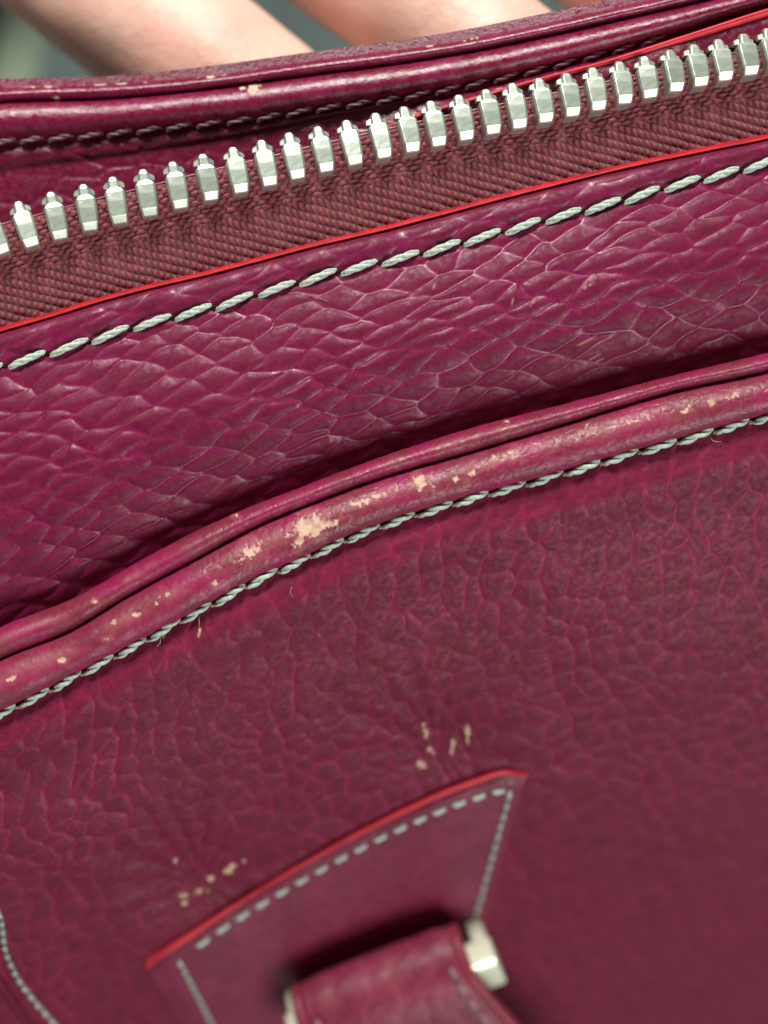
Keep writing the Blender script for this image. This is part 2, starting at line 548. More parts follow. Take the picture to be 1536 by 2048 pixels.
rubn = np.clip(0.55 * np.exp(-((tsec - 1.42) / 0.17) ** 2) * sstep(0.35, 0.7, fbm(Xr / 60, Yr / 40, 61, 4))
               + 0.5 * np.exp(-((tsec - 0.42) / 0.16) ** 2) * sstep(0.35, 0.7, fbm(Xr / 60 + 9, Yr / 40, 63, 4)), 0, 1)
cr = sstep(0.42, 0.66, fbm(Xr / 70, Yr / 45, 55, 4))
fold = np.exp(-((tsec - 1.0) / 0.045) ** 2)
Ar, Sr = arc(Gr)
hr = 0.07 * (fbm(Ar / 0.9, Sr / 0.9, 77, 4) - 0.5) - 0.05 * wear_glint
hr = hr + 0.10 * (fbm(Ar / 3.5, Sr / 5, 78, 2) - 0.5)
pe = voronoi(Ar / 1.1, Sr / 1.1, 0.9, 33)
hr = hr - 0.03 * np.exp(-(pe[0] / 0.09) ** 2) * (Xr > 400)
rim = sheet('pocket_rim', Gr, M['rim'], bag, 0.9, dict(crease=cr * (1 - 0.6 * fold), wear_glint=wear_glint * (0.6 + 0.4 * sstep(.35, .6, fbm(Xr / 9, Yr / 9, 91, 3))), rub=np.maximum(rubn, 0.5 * wear_glint_mask(Xr, Yr, [(a, b, c * 1.9, d * 1.9, e, f) for (a, b, c, d, e, f) in spots], 24.0, 23, .12))), hr)

# ---- pocket front
xq = xs_frame(900)
nq = 470
qv = np.concatenate([np.linspace(-9, 1250, nq), np.linspace(1250, 1500, 12)[1:]])[:, None]


def pocket_dz(x, y):
    q = np.maximum(y - ST2(x), -10)
    d = 0.55 + 38.0 * (np.clip(q, 0, None) / 1000.0) ** 1.55 - 0.95 * np.exp(-((q - 75) / 55.0) ** 2)
    # the leather dimples in over the handle tab's upper corners and swells between them
    d = d + 0.9 * np.exp(-(((x - 880) / 110) ** 2 + ((y - 1500) / 70) ** 2)) + 1.0 * np.exp(-(((x - 400) / 120) ** 2 + ((y - 1760) / 70) ** 2))
    d = d + 1.2 * (fbm(x / 330.0, y / 330.0, 15, 2) - 0.5) * np.clip(q / 200, 0, 1)
    return d


Yq = ST2(xq)[None] + qv
Xq = np.broadcast_to(xq[None], Yq.shape)
Gq = P(Xq, Yq, pocket_dz(Xq, Yq))
Aq, Sq = arc(Gq)
bend = 0.010 * np.clip(Sq, 0, 26) ** 2 * (0.35 + 0.65 * sstep(1100, 300, Xq)) + 0.25 * np.clip(Sq - 26, 0, None)
ua = Aq - bend + 1.5 * (fbm(Aq / 8, Sq / 8, 131, 3) - 0.5) * 2
us = Sq + 1.7 * (fbm(Aq / 8 + 33, Sq / 8, 147, 3) - 0.5) * 2 + 0.12 * Aq
dense = 2.6
ed, cid, bid, bdir, dome = voronoi(ua / dense, us / (dense * 1.0), 0.8, 103)
edm = ed * dense
ed2, cid2, bid2, _, dome2 = voronoi(ua / 1.35 + 5, us / 0.95, 0.9, 107)
runs = sstep(0.35, 0.85, bdir)                                # lines that run down from the seam
pn = fbm(Aq / 9, Sq / 9, 171, 3)
lo_right = sstep(900, 1350, Xq) * sstep(500, 900, Yq - ST2(xq)[None])
str1 = np.clip((0.18 + 0.40 * runs * np.exp(-Sq / 40) + 0.46 * bid) * (0.55 + 0.75 * sstep(0.35, 0.65, pn)), 0, 1.1) * (1 - 0.45 * lo_right)
str2 = (bid2 > 0.45) * np.clip(0.25 + 0.7 * sstep(0.35, 0.65, fbm(Aq / 6 + 8, Sq / 6, 177, 2)), 0, 1)
valley = np.exp(-(edm / 0.26) ** 2) * str1
sub = np.exp(-(ed2 * 1.3 / 0.13) ** 2) * str2
hq = -0.16 * np.minimum(dome, 0.6) + 0.02 * (cid - 0.5) * (1 - np.exp(-(edm / 0.38) ** 1.6)) - 0.045 * (0.3 + 0.7 * np.clip(str1, 0, 1)) * np.exp(-(edm / 0.38) ** 1.6) - 0.03 * valley - 0.012 * sub
# folds running out of the tab's corners
fl = np.zeros_like(hq)
for (cx, cy, k) in ((880, 1500, 1.0), (400, 1760, 1.0)):
    rr = np.hypot(Xq - cx, Yq - cy)
    an = np.arctan2(Yq - cy, Xq - cx)
    fl = fl + k * np.sin(an * 15 + 3.0 * fbm(Xq / 90, Yq / 90, 5, 2) + rr / 160) * np.exp(-((rr - 130) / 110) ** 2) * (Yq < cy + 60)
hq = hq + 0.06 * fl
seam = np.exp(-((Yq - ST2(xq)[None]) / 10.0) ** 2)
hq = hq * (1 - 0.7 * seam)
hq = hq + 0.02 * (fbm(Aq / 0.7, Sq / 0.5, 181, 3) - 0.5)
near = np.exp(-np.clip(Yq - ST2(xq)[None], 0, None) / 45.0)
crq = np.clip(np.exp(-(edm / 0.42) ** 1.4) * (0.15 + 0.75 * str1) * (0.6 + 0.7 * fbm(Aq / 0.9, Sq / 0.9, 23, 3)) + 0.35 * sub + 0.20 * near * sstep(0.35, 0.65, fbm(Aq / 2.5, Sq / 2.5, 19, 3)), 0, 1)
scuff_glints = [(858, 1502, 9, 10, 0, 1.05), (850, 1468, 7, 22, 5, .74), (905, 1495, 6, 20, 10, .9), (845, 1532, 12, 8, 30, .74), (935, 1470, 6, 30, 0, .6),
          (425, 1757, 9, 8, 0, 1.1), (400, 1783, 17, 9, -35, .84), (460, 1738, 24, 7, -30, .76), (370, 1790, 9, 6, 0, .8), (385, 1715, 9, 6, 30, .74),
          (370, 1805, 7, 5, 0, .85), (352, 1725, 6, 8, 0, .7), (490, 1722, 10, 5, -30, .68), (327, 1270, 6, 10, 20, .75), (400, 1262, 3, 10, 15, .75)]
wq = wear_glint_mask(Xq, Yq, scuff_glints, 11.0, 41, 0.07)  # scuffs above the tab; glints of shiny dents put in as pale colour
pocket = sheet('pocket_front', Gq, M['pocket'], bag, 1.4, dict(crease=crq, wear_glint=wq * 0.85, rub=0 * wq), hq)

# ---- stitches
def stitch_mesh(name, length, r, plies, turns, mat, sag=0.5, seg=18, sides=6, phase=0.0):
    V, F, off = [], [], 0
    t = np.linspace(0, 1, seg)
    for k in range(plies):
        ph = 2 * np.pi * (turns * t + k / plies + phase)
        rr = r * 0.52 * np.minimum(1, 1.1 * np.sin(np.pi * np.clip(t, 0.04, 0.96)) ** 0.35)
        c = np.stack([(t - 0.5) * length, rr * np.cos(ph), rr * np.sin(ph) + r * 0.6 - sag * np.abs(2 * t - 1) ** 5], -1)
        T = np.gradient(c, axis=0); T /= np.linalg.norm(T, axis=1, keepdims=True)
        a = np.cross(T, [0, 0.2, 1]); a /= np.linalg.norm(a, axis=1, keepdims=True)
        bb = np.cross(a, T)
        th = np.linspace(0, 2 * np.pi, sides, endpoint=False)
        rad = r * 0.60 * (0.55 + 0.45 * np.sin(np.pi * np.clip(t, .02, .98)) ** 0.4)
        v = c[:, None] + rad[:, None, None] * (np.cos(th)[None, :, None] * a[:, None] + np.sin(th)[None, :, None] * bb[:, None])
        idx = np.arange(seg * sides).reshape(seg, sides) + off
        F.append(np.stack([idx[:-1], np.roll(idx[:-1], -1, 1), np.roll(idx[1:], -1, 1), idx[1:]], -1).reshape(-1, 4))
        V.append(v.reshape(-1, 3)); off += seg * sides
    return mesh_np(name, np.concatenate(V), F, mat)


def hole_mesh(name, rx, ry, mat):
    n = 12
    a = np.linspace(0, 2 * np.pi, n, endpoint=False)
    V = [np.stack([rx * np.cos(a), ry * np.sin(a), 0 * a + 0.02], -1), np.stack([rx * .6 * np.cos(a), ry * .6 * np.sin(a), 0 * a + 0.16], -1), np.array([[0, 0, 0.17]])]
    i = np.arange(n)
    F = [np.stack([i, np.roll(i, -1), np.roll(i, -1) + n, i + n], -1), np.stack([i + n, np.roll(i, -1) + n, np.full(n, 2 * n)], -1)]
    return mesh_np(name, np.concatenate(V), F, mat)


def place(name, me, p0, p1, normal, parent, roll=0.0, length=None, widen=1.0):
    p0, p1, n = Vector(p0), Vector(p1), Vector(normal)
    x = (p1 - p0)
    L = x.length
    x.normalize()
    y = n.cross(x).normalized()
    z = x.cross(y)
    R = Matrix((x, y, z)).transposed().to_4x4()
    sx = L / length if length else 1.0
    o = bpy.data.objects.new(name, me)
    link(o, parent)
    o.matrix_local = Matrix.Translation((p0 + p1) * 0.5 * S) @ R @ Matrix.Rotation(roll, 4, 'X') @ Matrix.Diagonal((sx, widen, widen, 1))
    return o


rng = np.random.default_rng(5)
st_a = [stitch_mesh('panel_stitch', 3.6, 0.36, 3, tr, M['thread'], 0.5, phase=tr * 3.7) for tr in (1.0, 1.1, 0.9)]
st_b = [stitch_mesh('rim_stitch', 3.0, 0.42, 2, tr, M['thread'], 0.35, phase=tr * 3.7) for tr in (1.1, 1.3, 1.0)]
st_c = [stitch_mesh('tab_stitch', 2.4, 0.28, 2, tr, M['thread'], 0.4) for tr in (1.0, 1.2)]
st_d = [stitch_mesh('far_stitch', 2.9, 0.27, 2, tr, M['purple_thread'], 0.3) for tr in (1.0, 1.2)]
st_e = stitch_mesh('strap_stitch', 2.6, 0.45, 2, 1.0, M['purple_thread'], 0.3)
hole_a = hole_mesh('needle_hole_shade', 0.55, 0.22, M['hole'])
knot_b = stitch_mesh('knot', 1.2, 0.26, 2, 0.6, M['knot'], 0.2, seg=10)

x = -330.0
while x < 1900:
    p = 84.5 - 0.0035 * x + rng.normal(0, 1.2)
    xa, xb = x + 4, x + p - 5.5 + rng.normal(0, 1.2)
    ya, yb = ST1(xa) + 6.5 + rng.normal(0, .8), ST1(xb) - 5.5 + rng.normal(0, .8)
    place('stitch', st_a[rng.integers(3)], panel_point(xa, ya, 0.0), panel_point(xb, yb, 0.0), (0, 0.05, 1), front, 0.0, 3.6)
    xc, xd = xb - 2, x + p + 10
    place('needle_hole_shade', hole_a, panel_point(xc, ST1(xc) + 1, -0.05), panel_point(xd, ST1(xd) + 1, -0.05), (0, 0.05, 1), front)
    x += p


def pocket_point(x, y, lift=0.0):
    return P(x, y, pocket_dz(x, y) - lift)


x = -340.0
while x < 1900:
    sl = ST2(x + 30) - ST2(x - 30)
    p = 73.0 / math.sqrt(1 + (sl / 60) ** 2) * (1.03 + rng.normal(0, .02)) + 0.004 * x - 3
    xa, xb = x + 1, x + p - 10 + rng.normal(0, 2)
    ya, yb = ST2(xa) + 5.0, ST2(xb) - 6 + rng.normal(0, 1.0)
    place('stitch', st_b[rng.integers(3)], pocket_point(xa, ya, .25), pocket_point(xb, yb, .45), (0, -0.1, 1), rim, 0.0, 3.0)
    xc, xd = xb + 1, x + p + 8
    place('knot', knot_b, pocket_point(xc, ST2(xc) + 1, .0), pocket_point(xd, ST2(xd) + 6, .1), (0, -0.1, 1), rim, 0.0, 1.2)
    x += p

# loose fibres and crumbs by the rim seam
for i, (x0, y0, dx, dy) in enumerate(((318, 1268, -2, 24), (392, 1258, 12, -22), (580, 1178, 8, 14), (1420, 872, 20, 9), (560, 572, 30, 26))):
    tq = np.linspace(0, 1, 9)
    fx, fy = x0 + dx * tq + 4 * np.sin(tq * 4 + i), y0 + dy * tq + 5 * np.sin(tq * 3 + 2 * i)
    if y0 < 700:
        pts = panel_point(fx + 60, fy + 10, 0.15)
    else:
        pts = pocket_point(fx, fy, 0.25 + 0.2 * np.sin(tq * 3))
    tube('loose_fibre', pts, 0.035, M['knot'], rim if y0 > 700 else front, 5)

# ---- far wall of the bag's mouth: double roll, stitching, leather, red edge, strip of tape
xf = xs_frame(800)


FRZ = curve([(-400, 9.0), (0, 8.0), (400, 7.0), (700, 5.2), (950, 2.4), (1200, 0.7), (1536, -0.4), (1800, -0.8)])


def far_base(x):
    return 7.0 - 5.0 * sstep(-200, 1700, np.asarray(x, float))


prof = []
for a in np.linspace(-60, 165, 24):
    r = math.radians(a)
    prof.append((0, 0.5 - 0.5 * math.cos(r), 0.6 - 1.5 * math.sin(r)))
for a in np.linspace(12, 170, 46):
    r = math.radians(a)
    prof.append((1, 0.5 - 0.5 * math.cos(r), 0.9 - 2.3 * math.sin(r) * (1.15 - 0.35 * a / 180)))
for t in np.linspace(0.02, 1, 60):
    prof.append((2, t, 0.7 - 0.5 * math.sin(min(1, t * 4) * math.pi)))
prof = np.array(prof)
f0, f1, f3 = F0(xf), F1(xf), F3(xf)
f4 = np.maximum(FR(xf), f3 + 8)
Yf = np.select([prof[:, :1] == 0, prof[:, :1] == 1], [f0[None] + (f1 - f0)[None] * prof[:, 1:2], f1[None] + (f3 - f1)[None] * prof[:, 1:2]],
               f3[None] + (f4 - f3)[None] * prof[:, 1:2])
Xf = np.broadcast_to(xf[None], Yf.shape)
blend = np.where(prof[:, :1] == 2, prof[:, 1:2] ** 1.2, 0.0)
Gf = P(Xf, Yf, prof[:, 2:3] * (1 - 0.6 * blend) + far_base(xf)[None] * (1 - blend) + FRZ(xf)[None] * blend + 0.35 * (fbm(xf / 160, xf * 0, 8, 3) - 0.5)[None])
Af, Sf = arc(Gf)
secf = np.broadcast_to(prof[:, 1:2] + prof[:, :1], Yf.shape)
lowf = sstep(1.9, 2.15, secf)
ef = voronoi((Af * .8 + Sf * .5) / 3.6, (Sf - Af * .25) / 2.3, .8, 203)
vf = np.exp(-(ef[0] * 2.3 / 0.2) ** 2) * (0.3 + 0.7 * ef[2])
hf = 0.05 * (fbm(Af / 0.8, Sf / 0.5, 207, 4) - 0.5) + 0.06 * (fbm(Af / 3, Sf / 2, 209, 3) - .5) - 0.10 * vf * lowf
crf = np.clip(0.5 * vf * lowf + 0.45 * (1 - lowf) * sstep(0.4, 0.65, fbm(Xf / 80, Yf / 30, 201, 3)), 0, 1)
fsp = [(510, 174, 18, 9, -20, 1.0), (485, 178, 12, 7, 0, .85), (420, 152, 40, 6, -8, .8), (200, 168, 120, 3.5, -3, .72), (60, 173, 60, 3, 0, .66), (960, 72, 30, 5, -14, .8), (1010, 60, 25, 5, -14, .7), (860, 92, 12, 4, 0, .8), (115, 196, 8, 5, 0, .7)]
wf = wear_glint_mask(Xf, Yf, fsp, 14.0, 51)
far = sheet('back_rim', Gf, M['far'], bag, 2.2, dict(crease=crf, wear_glint=wf, rub=0 * wf), hf)
# red edge and tape of the far side
th = np.linspace(0, 1, 9)[:, None]
xe = xs_frame(300)
wid = np.interp(xe, [-500, 700, 950, 1250, 1536, 2200], [9, 10, 13, 19, 23, 26])[None]
yb = np.maximum(FR(xe), F3(xe) + 8)[None]
ye = yb - 0.42 * wid + wid * th
dz = FRZ(xe)[None] + 0.1 - 0.5 * np.sin(th * math.pi * 0.9) + 1.2 * th
sheet('painted_edge', P(np.broadcast_to(xe[None], ye.shape), ye, dz), M['red'], far, 0.5)
tq = np.linspace(0, 1, 60)[:, None]
ye = yb + 4 + 190 * tq
xt_ = np.broadcast_to(xe[None], ye.shape)
Gt = P(xt_, ye, FRZ(xe)[None] + 1.3 + 7 * tq)
At, Stt = arc(Gt)
ya_ = 0.5 + 0.5 * np.sin(At * 7.0 + Stt * 3) * np.sin(Stt * 9)
sheet('far_tape', Gt, M['tape'], far, 0.6, dict(yarn=0.3 + 0.6 * ya_, tint=0 * ya_), 0.1 * ya_)
x = -320.0
while x < 1330:
    p = 59 + rng.normal(0, 1.5)
    xa, xb = x + 5, x + p - 6
    db = lambda q: far_base(q) - 0.15 + 0.35 * (fbm(np.asarray(q) / 160, np.asarray(q) * 0, 8, 3) - 0.5)
    place('stitch', st_d[rng.integers(2)], P(xa, F3(xa) + 4, db(xa)), P(xb, F3(xb) - 5, db(xb)), (0, .1, 1), far, 0.0, 2.9)
    x += p

# ---- zip: woven tape, cord, teeth
tips = np.array([(-33, 421), (35, 405), (100, 385), (165, 370), (225, 355), (285, 340), (343, 325), (402, 310), (463, 297), (520, 283), (575, 268), (632, 256), (690, 244),
                 (747, 230), (803, 217), (857, 205), (913, 193), (967, 182), (1020, 170), (1073, 160), (1127, 150), (1180, 139), (1233, 127), (1284, 116),
                 (1333, 104), (1381, 93), (1430, 83), (1480, 72), (1528, 61)], float)
bots = np.array([(8, 510), (66, 496), (122, 481), (181, 464), (241, 450), (301, 435), (362, 420), (422, 404), (482, 389), (540, 375), (596, 361), (653, 347), (711, 333),
                 (768, 320), (824, 308), (877, 296), (932, 284), (985, 272), (1038, 261), (1090, 249), (1143, 237), (1195, 225), (1247, 212), (1299, 200),
                 (1349, 188), (1399, 177), (1448, 166), (1499, 155), (1547, 143)], float)
for _ in range(5):
    tips = np.concatenate([[2 * tips[0] - tips[1]], tips, [2 * tips[-1] - tips[-2]]])
    bots = np.concatenate([[2 * bots[0] - bots[1]], bots, [2 * bots[-1] - bots[-2]]])
TT = curve(tips[::2])
TB = curve(bots[::2])
xt = xs_frame(1350)
nt_ = 130
ttop = TB(xt) - 0.62 * (TB(xt) - TT(xt))
tb_ = RT(xt) + 45
tv = np.linspace(0, 1, nt_)[:, None]
Yt = ttop[None] + (tb_ - ttop)[None] * tv
Xt = np.broadcast_to(xt[None], Yt.shape)
dzt = 0.9 + 0.8 * tv + 0.5 * np.sin(tv * math.pi)
Gt = P(Xt, Yt, dzt)
At, Stt = arc(Gt)
cord_zone = 1 - sstep(0.20, 0.34, np.broadcast_to(tv, Yt.shape))
band = sstep(0.36, 0.52, np.broadcast_to(tv, Yt.shape))
jx = 0.10 * (fbm(At / 2, Stt / 2, 301, 2) - .5)
jy = 0.10 * (fbm(At / 2 + 7, Stt / 2, 303, 2) - .5)
# twill: short slanted floats in staggered rows; near the teeth plain basket weave
pr, pa = 0.80, 0.76
ca_, sa_ = math.cos(math.radians(26)), math.sin(math.radians(26))
Sv, Au = Stt * ca_ - At * sa_, At * ca_ + Stt * sa_
row = np.floor((Sv + jy) / pr)
fr = (Sv + jy) / pr - row
u_ = (Au + jx + 0.31 * row - (fr - .5) * 0.42) / pa
fu = u_ - np.floor(u_)
yarn_tw = np.sin(np.pi * fr) ** 0.7 * np.sin(np.pi * fu) ** 0.7 * (0.6 + 0.6 * hash01(np.floor(u_), row, 305))
pr2, pa2 = 0.50, 1.05
row2 = np.floor((Stt + jy) / pr2); fr2 = (Stt + jy) / pr2 - row2
u2 = (At + jx + 0.5 * pa2 * np.mod(row2, 2)) / pa2
fu2 = u2 - np.floor(u2)
over = np.mod(np.floor(u2) + row2 * 2, 3) < 2
yarn_bk = np.where(over, np.sin(np.pi * fr2) ** .6 * np.sin(np.pi * fu2) ** .35, 0.35 + 0.5 * np.sin(np.pi * fu2) ** 2) * (0.7 + 0.5 * hash01(np.floor(u2), row2, 307))
yarn_v = yarn_bk * (1 - band) + yarn_tw * band
yarn_v = np.clip(yarn_v * (0.85 + 0.3 * fbm(At / 3, Stt / 3, 309, 2)), 0, 1.2)
ht = 0.40 * yarn_v + 0.5 * cord_zone * np.sin(np.pi * np.clip(np.broadcast_to(tv, Yt.shape) / 0.30, 0, 1)) ** 0.7
tape = sheet('zip_tape', Gt, M['tape'], bag, 0.6, dict(yarn=np.clip(0.10 + 0.95 * yarn_v, 0, 1), tint=0.35 * sstep(.5, .7, fbm(At / 1.5, Stt / 1.5, 311, 3))), ht)


def tooth_mesh():
    V, F = [], []
    st = [(0.00, .44, .42), (0.10, .55, .62), (0.62, .61, 1.12), (0.72, .64, 1.20), (2.2, .69, 1.24), (3.15, .70, 1.20), (3.42, .60, 1.10), (3.58, .42, 1.02),
          (4.30, .38, 1.00), (4.66, .28, 0.86), (4.86, .14, 0.50)]
    bv = 0.13
    for (y, w, zf) in st:
        b = min(bv, w * .6)
        zb = -1.15 if y < 3.4 else -0.55
        V += [(-w, y, zb), (-w, y, zf - b * 1.3), (-w + b, y, zf), (w - b, y, zf), (w, y, zf - b * 1.3), (w, y, zb)]
    n = 6
    for i in range(len(st) - 1):
        for j in range(n):
            a, b = i * n + j, i * n + (j + 1) % n
            F.append((a, b, b + n, a + n))
    F.append(tuple(range(n - 1, -1, -1)))
    F.append(tuple(len(V) - n + k for k in range(n)))
    # cheek lugs on both sides of the head, and the cup's shoulder below them
    for sgn in (-1, 1):
        for (x0, x1, y0, y1, z0, z1) in ((.30, .74, 3.62, 4.28, -.35, .62), (.28, .66, 4.05, 4.45, -.5, .35)):
            o = len(V)
            cx, cy, cz = (x0 + x1) / 2 * sgn, (y0 + y1) / 2, (z0 + z1) / 2
            hx, hy, hz = (x1 - x0) / 2, (y1 - y0) / 2, (z1 - z0) / 2
            for k, (ky, kz) in enumerate(((-1, -1), (1, -1), (1, 1), (-1, 1))):
                V.append((cx - hx * sgn, cy + ky * hy, cz + kz * hz))
            for k, (ky, kz) in enumerate(((-1, -1), (1, -1), (1, 1), (-1, 1))):
                V.append((cx + hx * sgn, cy - .12 + ky * hy * .55, cz + kz * hz * .7))
            fs = [(0, 1, 5, 4), (1, 2, 6, 5), (2, 3, 7, 6), (3, 0, 4, 7), (4, 5, 6, 7), (3, 2, 1, 0)]
            for f in fs:
                F.append(tuple(o + q for q in (f if sgn < 0 else f[::-1])))
    me = bpy.data.meshes.new('tooth')
    me.from_pydata([tuple(c * S for c in v) for v in V], [], F)
    bm = bmesh.new(); bm.from_mesh(me)
    bmesh.ops.recalc_face_normals(bm, faces=bm.faces)
    bmesh.ops.bevel(bm, geom=[e for e in bm.edges if e.is_manifold and e.calc_face_angle(0) > 0.5], offset=0.035 * S, segments=1, affect='EDGES', clamp_overlap=True)
    bm.to_mesh(me); bm.free()
    me.materials.append(M['nickel'])
    return me


tooth = tooth_mesh()
for i in range(len(tips)):
    pb, pt = P(*bots[i], 0.35), P(*tips[i], 0.35 + 0.6 * min(1.0, max(0.0, abs(tips[i][0] - 120) / 700)) + rng.normal(0, .12))
    ydir = Vector(pt - pb); L = ydir.length; ydir.normalize()
    zdir = Vector((0.15 + rng.normal(0, .05), 0.10 + rng.normal(0, .02), 1.0))
    xdir = ydir.cross(zdir).normalized()
    zdir = xdir.cross(ydir)
    R = Matrix((xdir, ydir, zdir)).transposed().to_4x4()
    o = bpy.data.objects.new('tooth', tooth)
    link(o, tape)
    o.matrix_local = Matrix.Translation(Vector(pb) * S) @ R @ Matrix.Diagonal((1.42, L / 4.86, 1, 1))
xc = np.linspace(-400, 1950, 160)
yc = TB(xc) - 0.64 * (TB(xc) - TT(xc))
tube('zip_cord', P(xc, yc, 0.75 + 0.1 * np.sin(xc / 9)), 0.10, M['nylon'], tape, 8)

# ---- handle tab
TE = curve([(290, 1919), (365, 1873), (481, 1798), (596, 1729), (711, 1665), (827, 1608), (942, 1561), (1017, 1541), (1055, 1547)])
nu, nvv = 170, 130
u = np.linspace(0, 1, nu)[None]
v = np.linspace(0, 1, nvv)[:, None]
tx = 290 + 765 * u


def tab_xy(u, v):
    tx = 290 + 765 * u
    return tx + v * ((1 - u) * 190 + u * -175), TE(tx) + v * ((1 - u) * 330 + u * 620)


def tab_lift(u, v):
    side = np.minimum(sstep(-0.02, 0.055, u), sstep(1.02, 0.955, u))
    return 0.12 + 0.85 * side * (0.55 + 0.45 * sstep(0, .03, v + 0 * u))


redw = np.interp(u, [0, .05, .2, .9, 1], [20, 18, 12, 10, 6])
X_, Y_ = tab_xy(u, v)
Y_ = Y_ + redw * (1 - v)
lift = tab_lift(u, v)
Gt = P(X_, Y_, pocket_dz(X_, Y_) - lift)
At, Stt = arc(Gt)
htb = 0.05 * (fbm(At / 1.6, Stt / 1.6, 401, 3) - .5) + 0.03 * (fbm(At / .5, Stt / .5, 403, 2) - .5)
tab = sheet('handle_tab', Gt, M['tab'], bag, 1.2, dict(crease=sstep(.45, .75, fbm(At / 3, Stt / 3, 405, 3)) * .7, wear_glint=0 * htb, rub=0 * htb), htb)
w_ = np.linspace(0, 1, 8)[:, None]
ex, ey0 = tab_xy(u, 0 * u)
ey = ey0 - 3 + (redw + 5) * w_
ex = np.broadcast_to(ex, ey.shape)
sheet('painted_edge', P(ex, ey, pocket_dz(ex, ey) - (tab_lift(u, 0 * u + .05) + 0.15) * np.sin(np.clip(w_ * 1.15, 0, 1) * math.pi / 2) ** .8 + 0.25 * (w_ > .95)), M['tab_red'], tab, 0.4)


def tab_point(uu, vv, lift=0.0):
    a, b_ = tab_xy(uu, vv)
    b_ = b_ + np.interp(uu, [0, .05, .2, .9, 1], [20, 18, 12, 10, 6]) * (1 - vv)
    return P(a, b_, pocket_dz(a, b_) - tab_lift(uu, vv) - lift)


def stitch_run(f, n, parent, meshes, length, normal, gap=0.16):
    for k in range(n):
        a, b_ = (k + gap) / n, (k + 1 - gap) / n
        place('stitch', meshes[rng.integers(len(meshes))], f(a), f(b_), normal, parent, 0.0, length)


stitch_run(lambda t: tab_point(0.115 + 0.845 * t, 0.052), 16, tab, st_c, 2.4, (0, -.5, .85))
stitch_run(lambda t: tab_point(0.965 - 0.005 * t, 0.05 + 0.75 * t), 22, tab, st_c, 2.4, (0, -.5, .85), .06)
stitch_run(lambda t: tab_point(0.075 + 0.012 * t, 0.055 + 0.75 * t), 16, tab, st_c, 2.4, (0, -.5, .85), .06)

# ---- stitched seam at the pocket's lower left
SL = curve([(1760, -34), (1833, 0), (1908, 13), (1966, 42), (2005, 72), (2048, 110), (2200, 250)])
stitch_run(lambda t: pocket_point(SL(1560 + 850 * t), 1560 + 850 * t, 0.1), 52, pocket, st_c, 2.4, (0, -.4, .9), .08)
ys_ = np.linspace(1540, 2420, 150)
tube('seam_cord', pocket_point(SL(ys_) - 52 + 10 * np.sin(ys_ / 50), ys_, -0.1), 0.55, M['pocket'], pocket, 10)

# ---- handle: metal bar and leather strap folded round it
Lp, Rp = pocket_point(579, 1936, 1.6), pocket_point(890, 1815, 1.6)
O = (Lp + Rp) / 2
r_ax = (Rp - Lp) / np.linalg.norm(Rp - Lp)
dn = pocket_point(760, 2000, 1.6) - pocket_point(715, 1880, 1.6)
n_ax = np.cross(dn, r_ax)
n_ax = n_ax / np.linalg.norm(n_ax)
if n_ax[2] < 0:
    n_ax = -n_ax
d_ax = np.cross(r_ax, n_ax)
if d_ax[1] > 0:
    d_ax = -d_ax
HW = np.linalg.norm(Rp - Lp) / 2


def loc(xv, w, h):
    return O + np.multiply.outer(np.asarray(xv, float), r_ax) + np.multiply.outer(np.asarray(w, float), d_ax) + np.multiply.outer(np.asarray(h, float), n_ax)


key = np.array([(16, 0.9), (10, 0.9), (5, 1.0), (2.0, 1.8), (0.9, 4.0), (1.9, 6.6), (4.8, 8.3), (9, 9.2), (15, 10.5), (22, 12.5), (30, 15.3), (40, 20)], float)
ti = np.arange(len(key))
tt_ = np.linspace(0, len(key) - 1, 90)
pw, ph_ = curve(np.stack([ti, key[:, 0]], 1))(tt_), curve(np.stack([ti, key[:, 1]], 1))(tt_)
tw, tg = np.gradient(pw), np.gradient(ph_)
ln = np.hypot(tw, tg)
nw, nh = tg / ln, -tw / ln                                    # outward side of the fold
out_sign = 1.0 if (nw[len(nw) // 2] * 0 + nh[-10]) > 0 else -1.0
nw, nh = nw * out_sign, nh * out_sign
nxs = 60
uu = np.linspace(-1, 1, nxs)
crown = 0.85 * np.clip(1 - np.abs(uu) ** 10, 0, 1) ** .5 + 0.12 * (1 - uu ** 2) - 0.10 * np.exp(-((np.abs(uu) - .84) / .03) ** 2)
flare = [(HW * (1 + 0.006 * max(0, w - 3)), 0.20 * max(0, w - 3) if i > 40 else 0.0) for i, w in enumerate(pw)]
Gs = np.stack([loc(flare[i][0] * uu + flare[i][1], pw[i] + nw[i] * crown, ph_[i] + nh[i] * crown) for i in range(90)])
As_, Ss_ = arc(Gs)
es = voronoi(As_ / 2.2 + Ss_ / 5, Ss_ / 2.6, .9, 501)
vs_ = np.exp(-(es[0] * 3.2 / .25) ** 2) * es[2]
fl = np.broadcast_to(tt_[:, None], As_.shape)
N_ = grid_normals(Gs)
sheet_sign = 1.0 if N_[60, 30] @ n_ax > 0 else -1.0
if sheet_sign < 0:
    Gs = Gs[:, ::-1]
    As_, Ss_ = arc(Gs)
swear = wear_glint_mask(As_ * 10, Ss_ * 10, [(52, 125, 10, 7, 0, .8)], 8.0, 61) * 0.25
strap = sheet('handle_strap', Gs, M['strap'], bag, 1.7, dict(crease=np.clip(.9 * vs_ + .25 * sstep(.45, .7, fbm(As_ / 4, Ss_ / 4, 503, 3)), 0, 1), wear_glint=swear, rub=0.10 * sstep(.4, .7, fbm(As_ / 2, Ss_ / 6, 505, 3))), -0.08 * vs_ - 0.14 * np.minimum(es[4], .6))
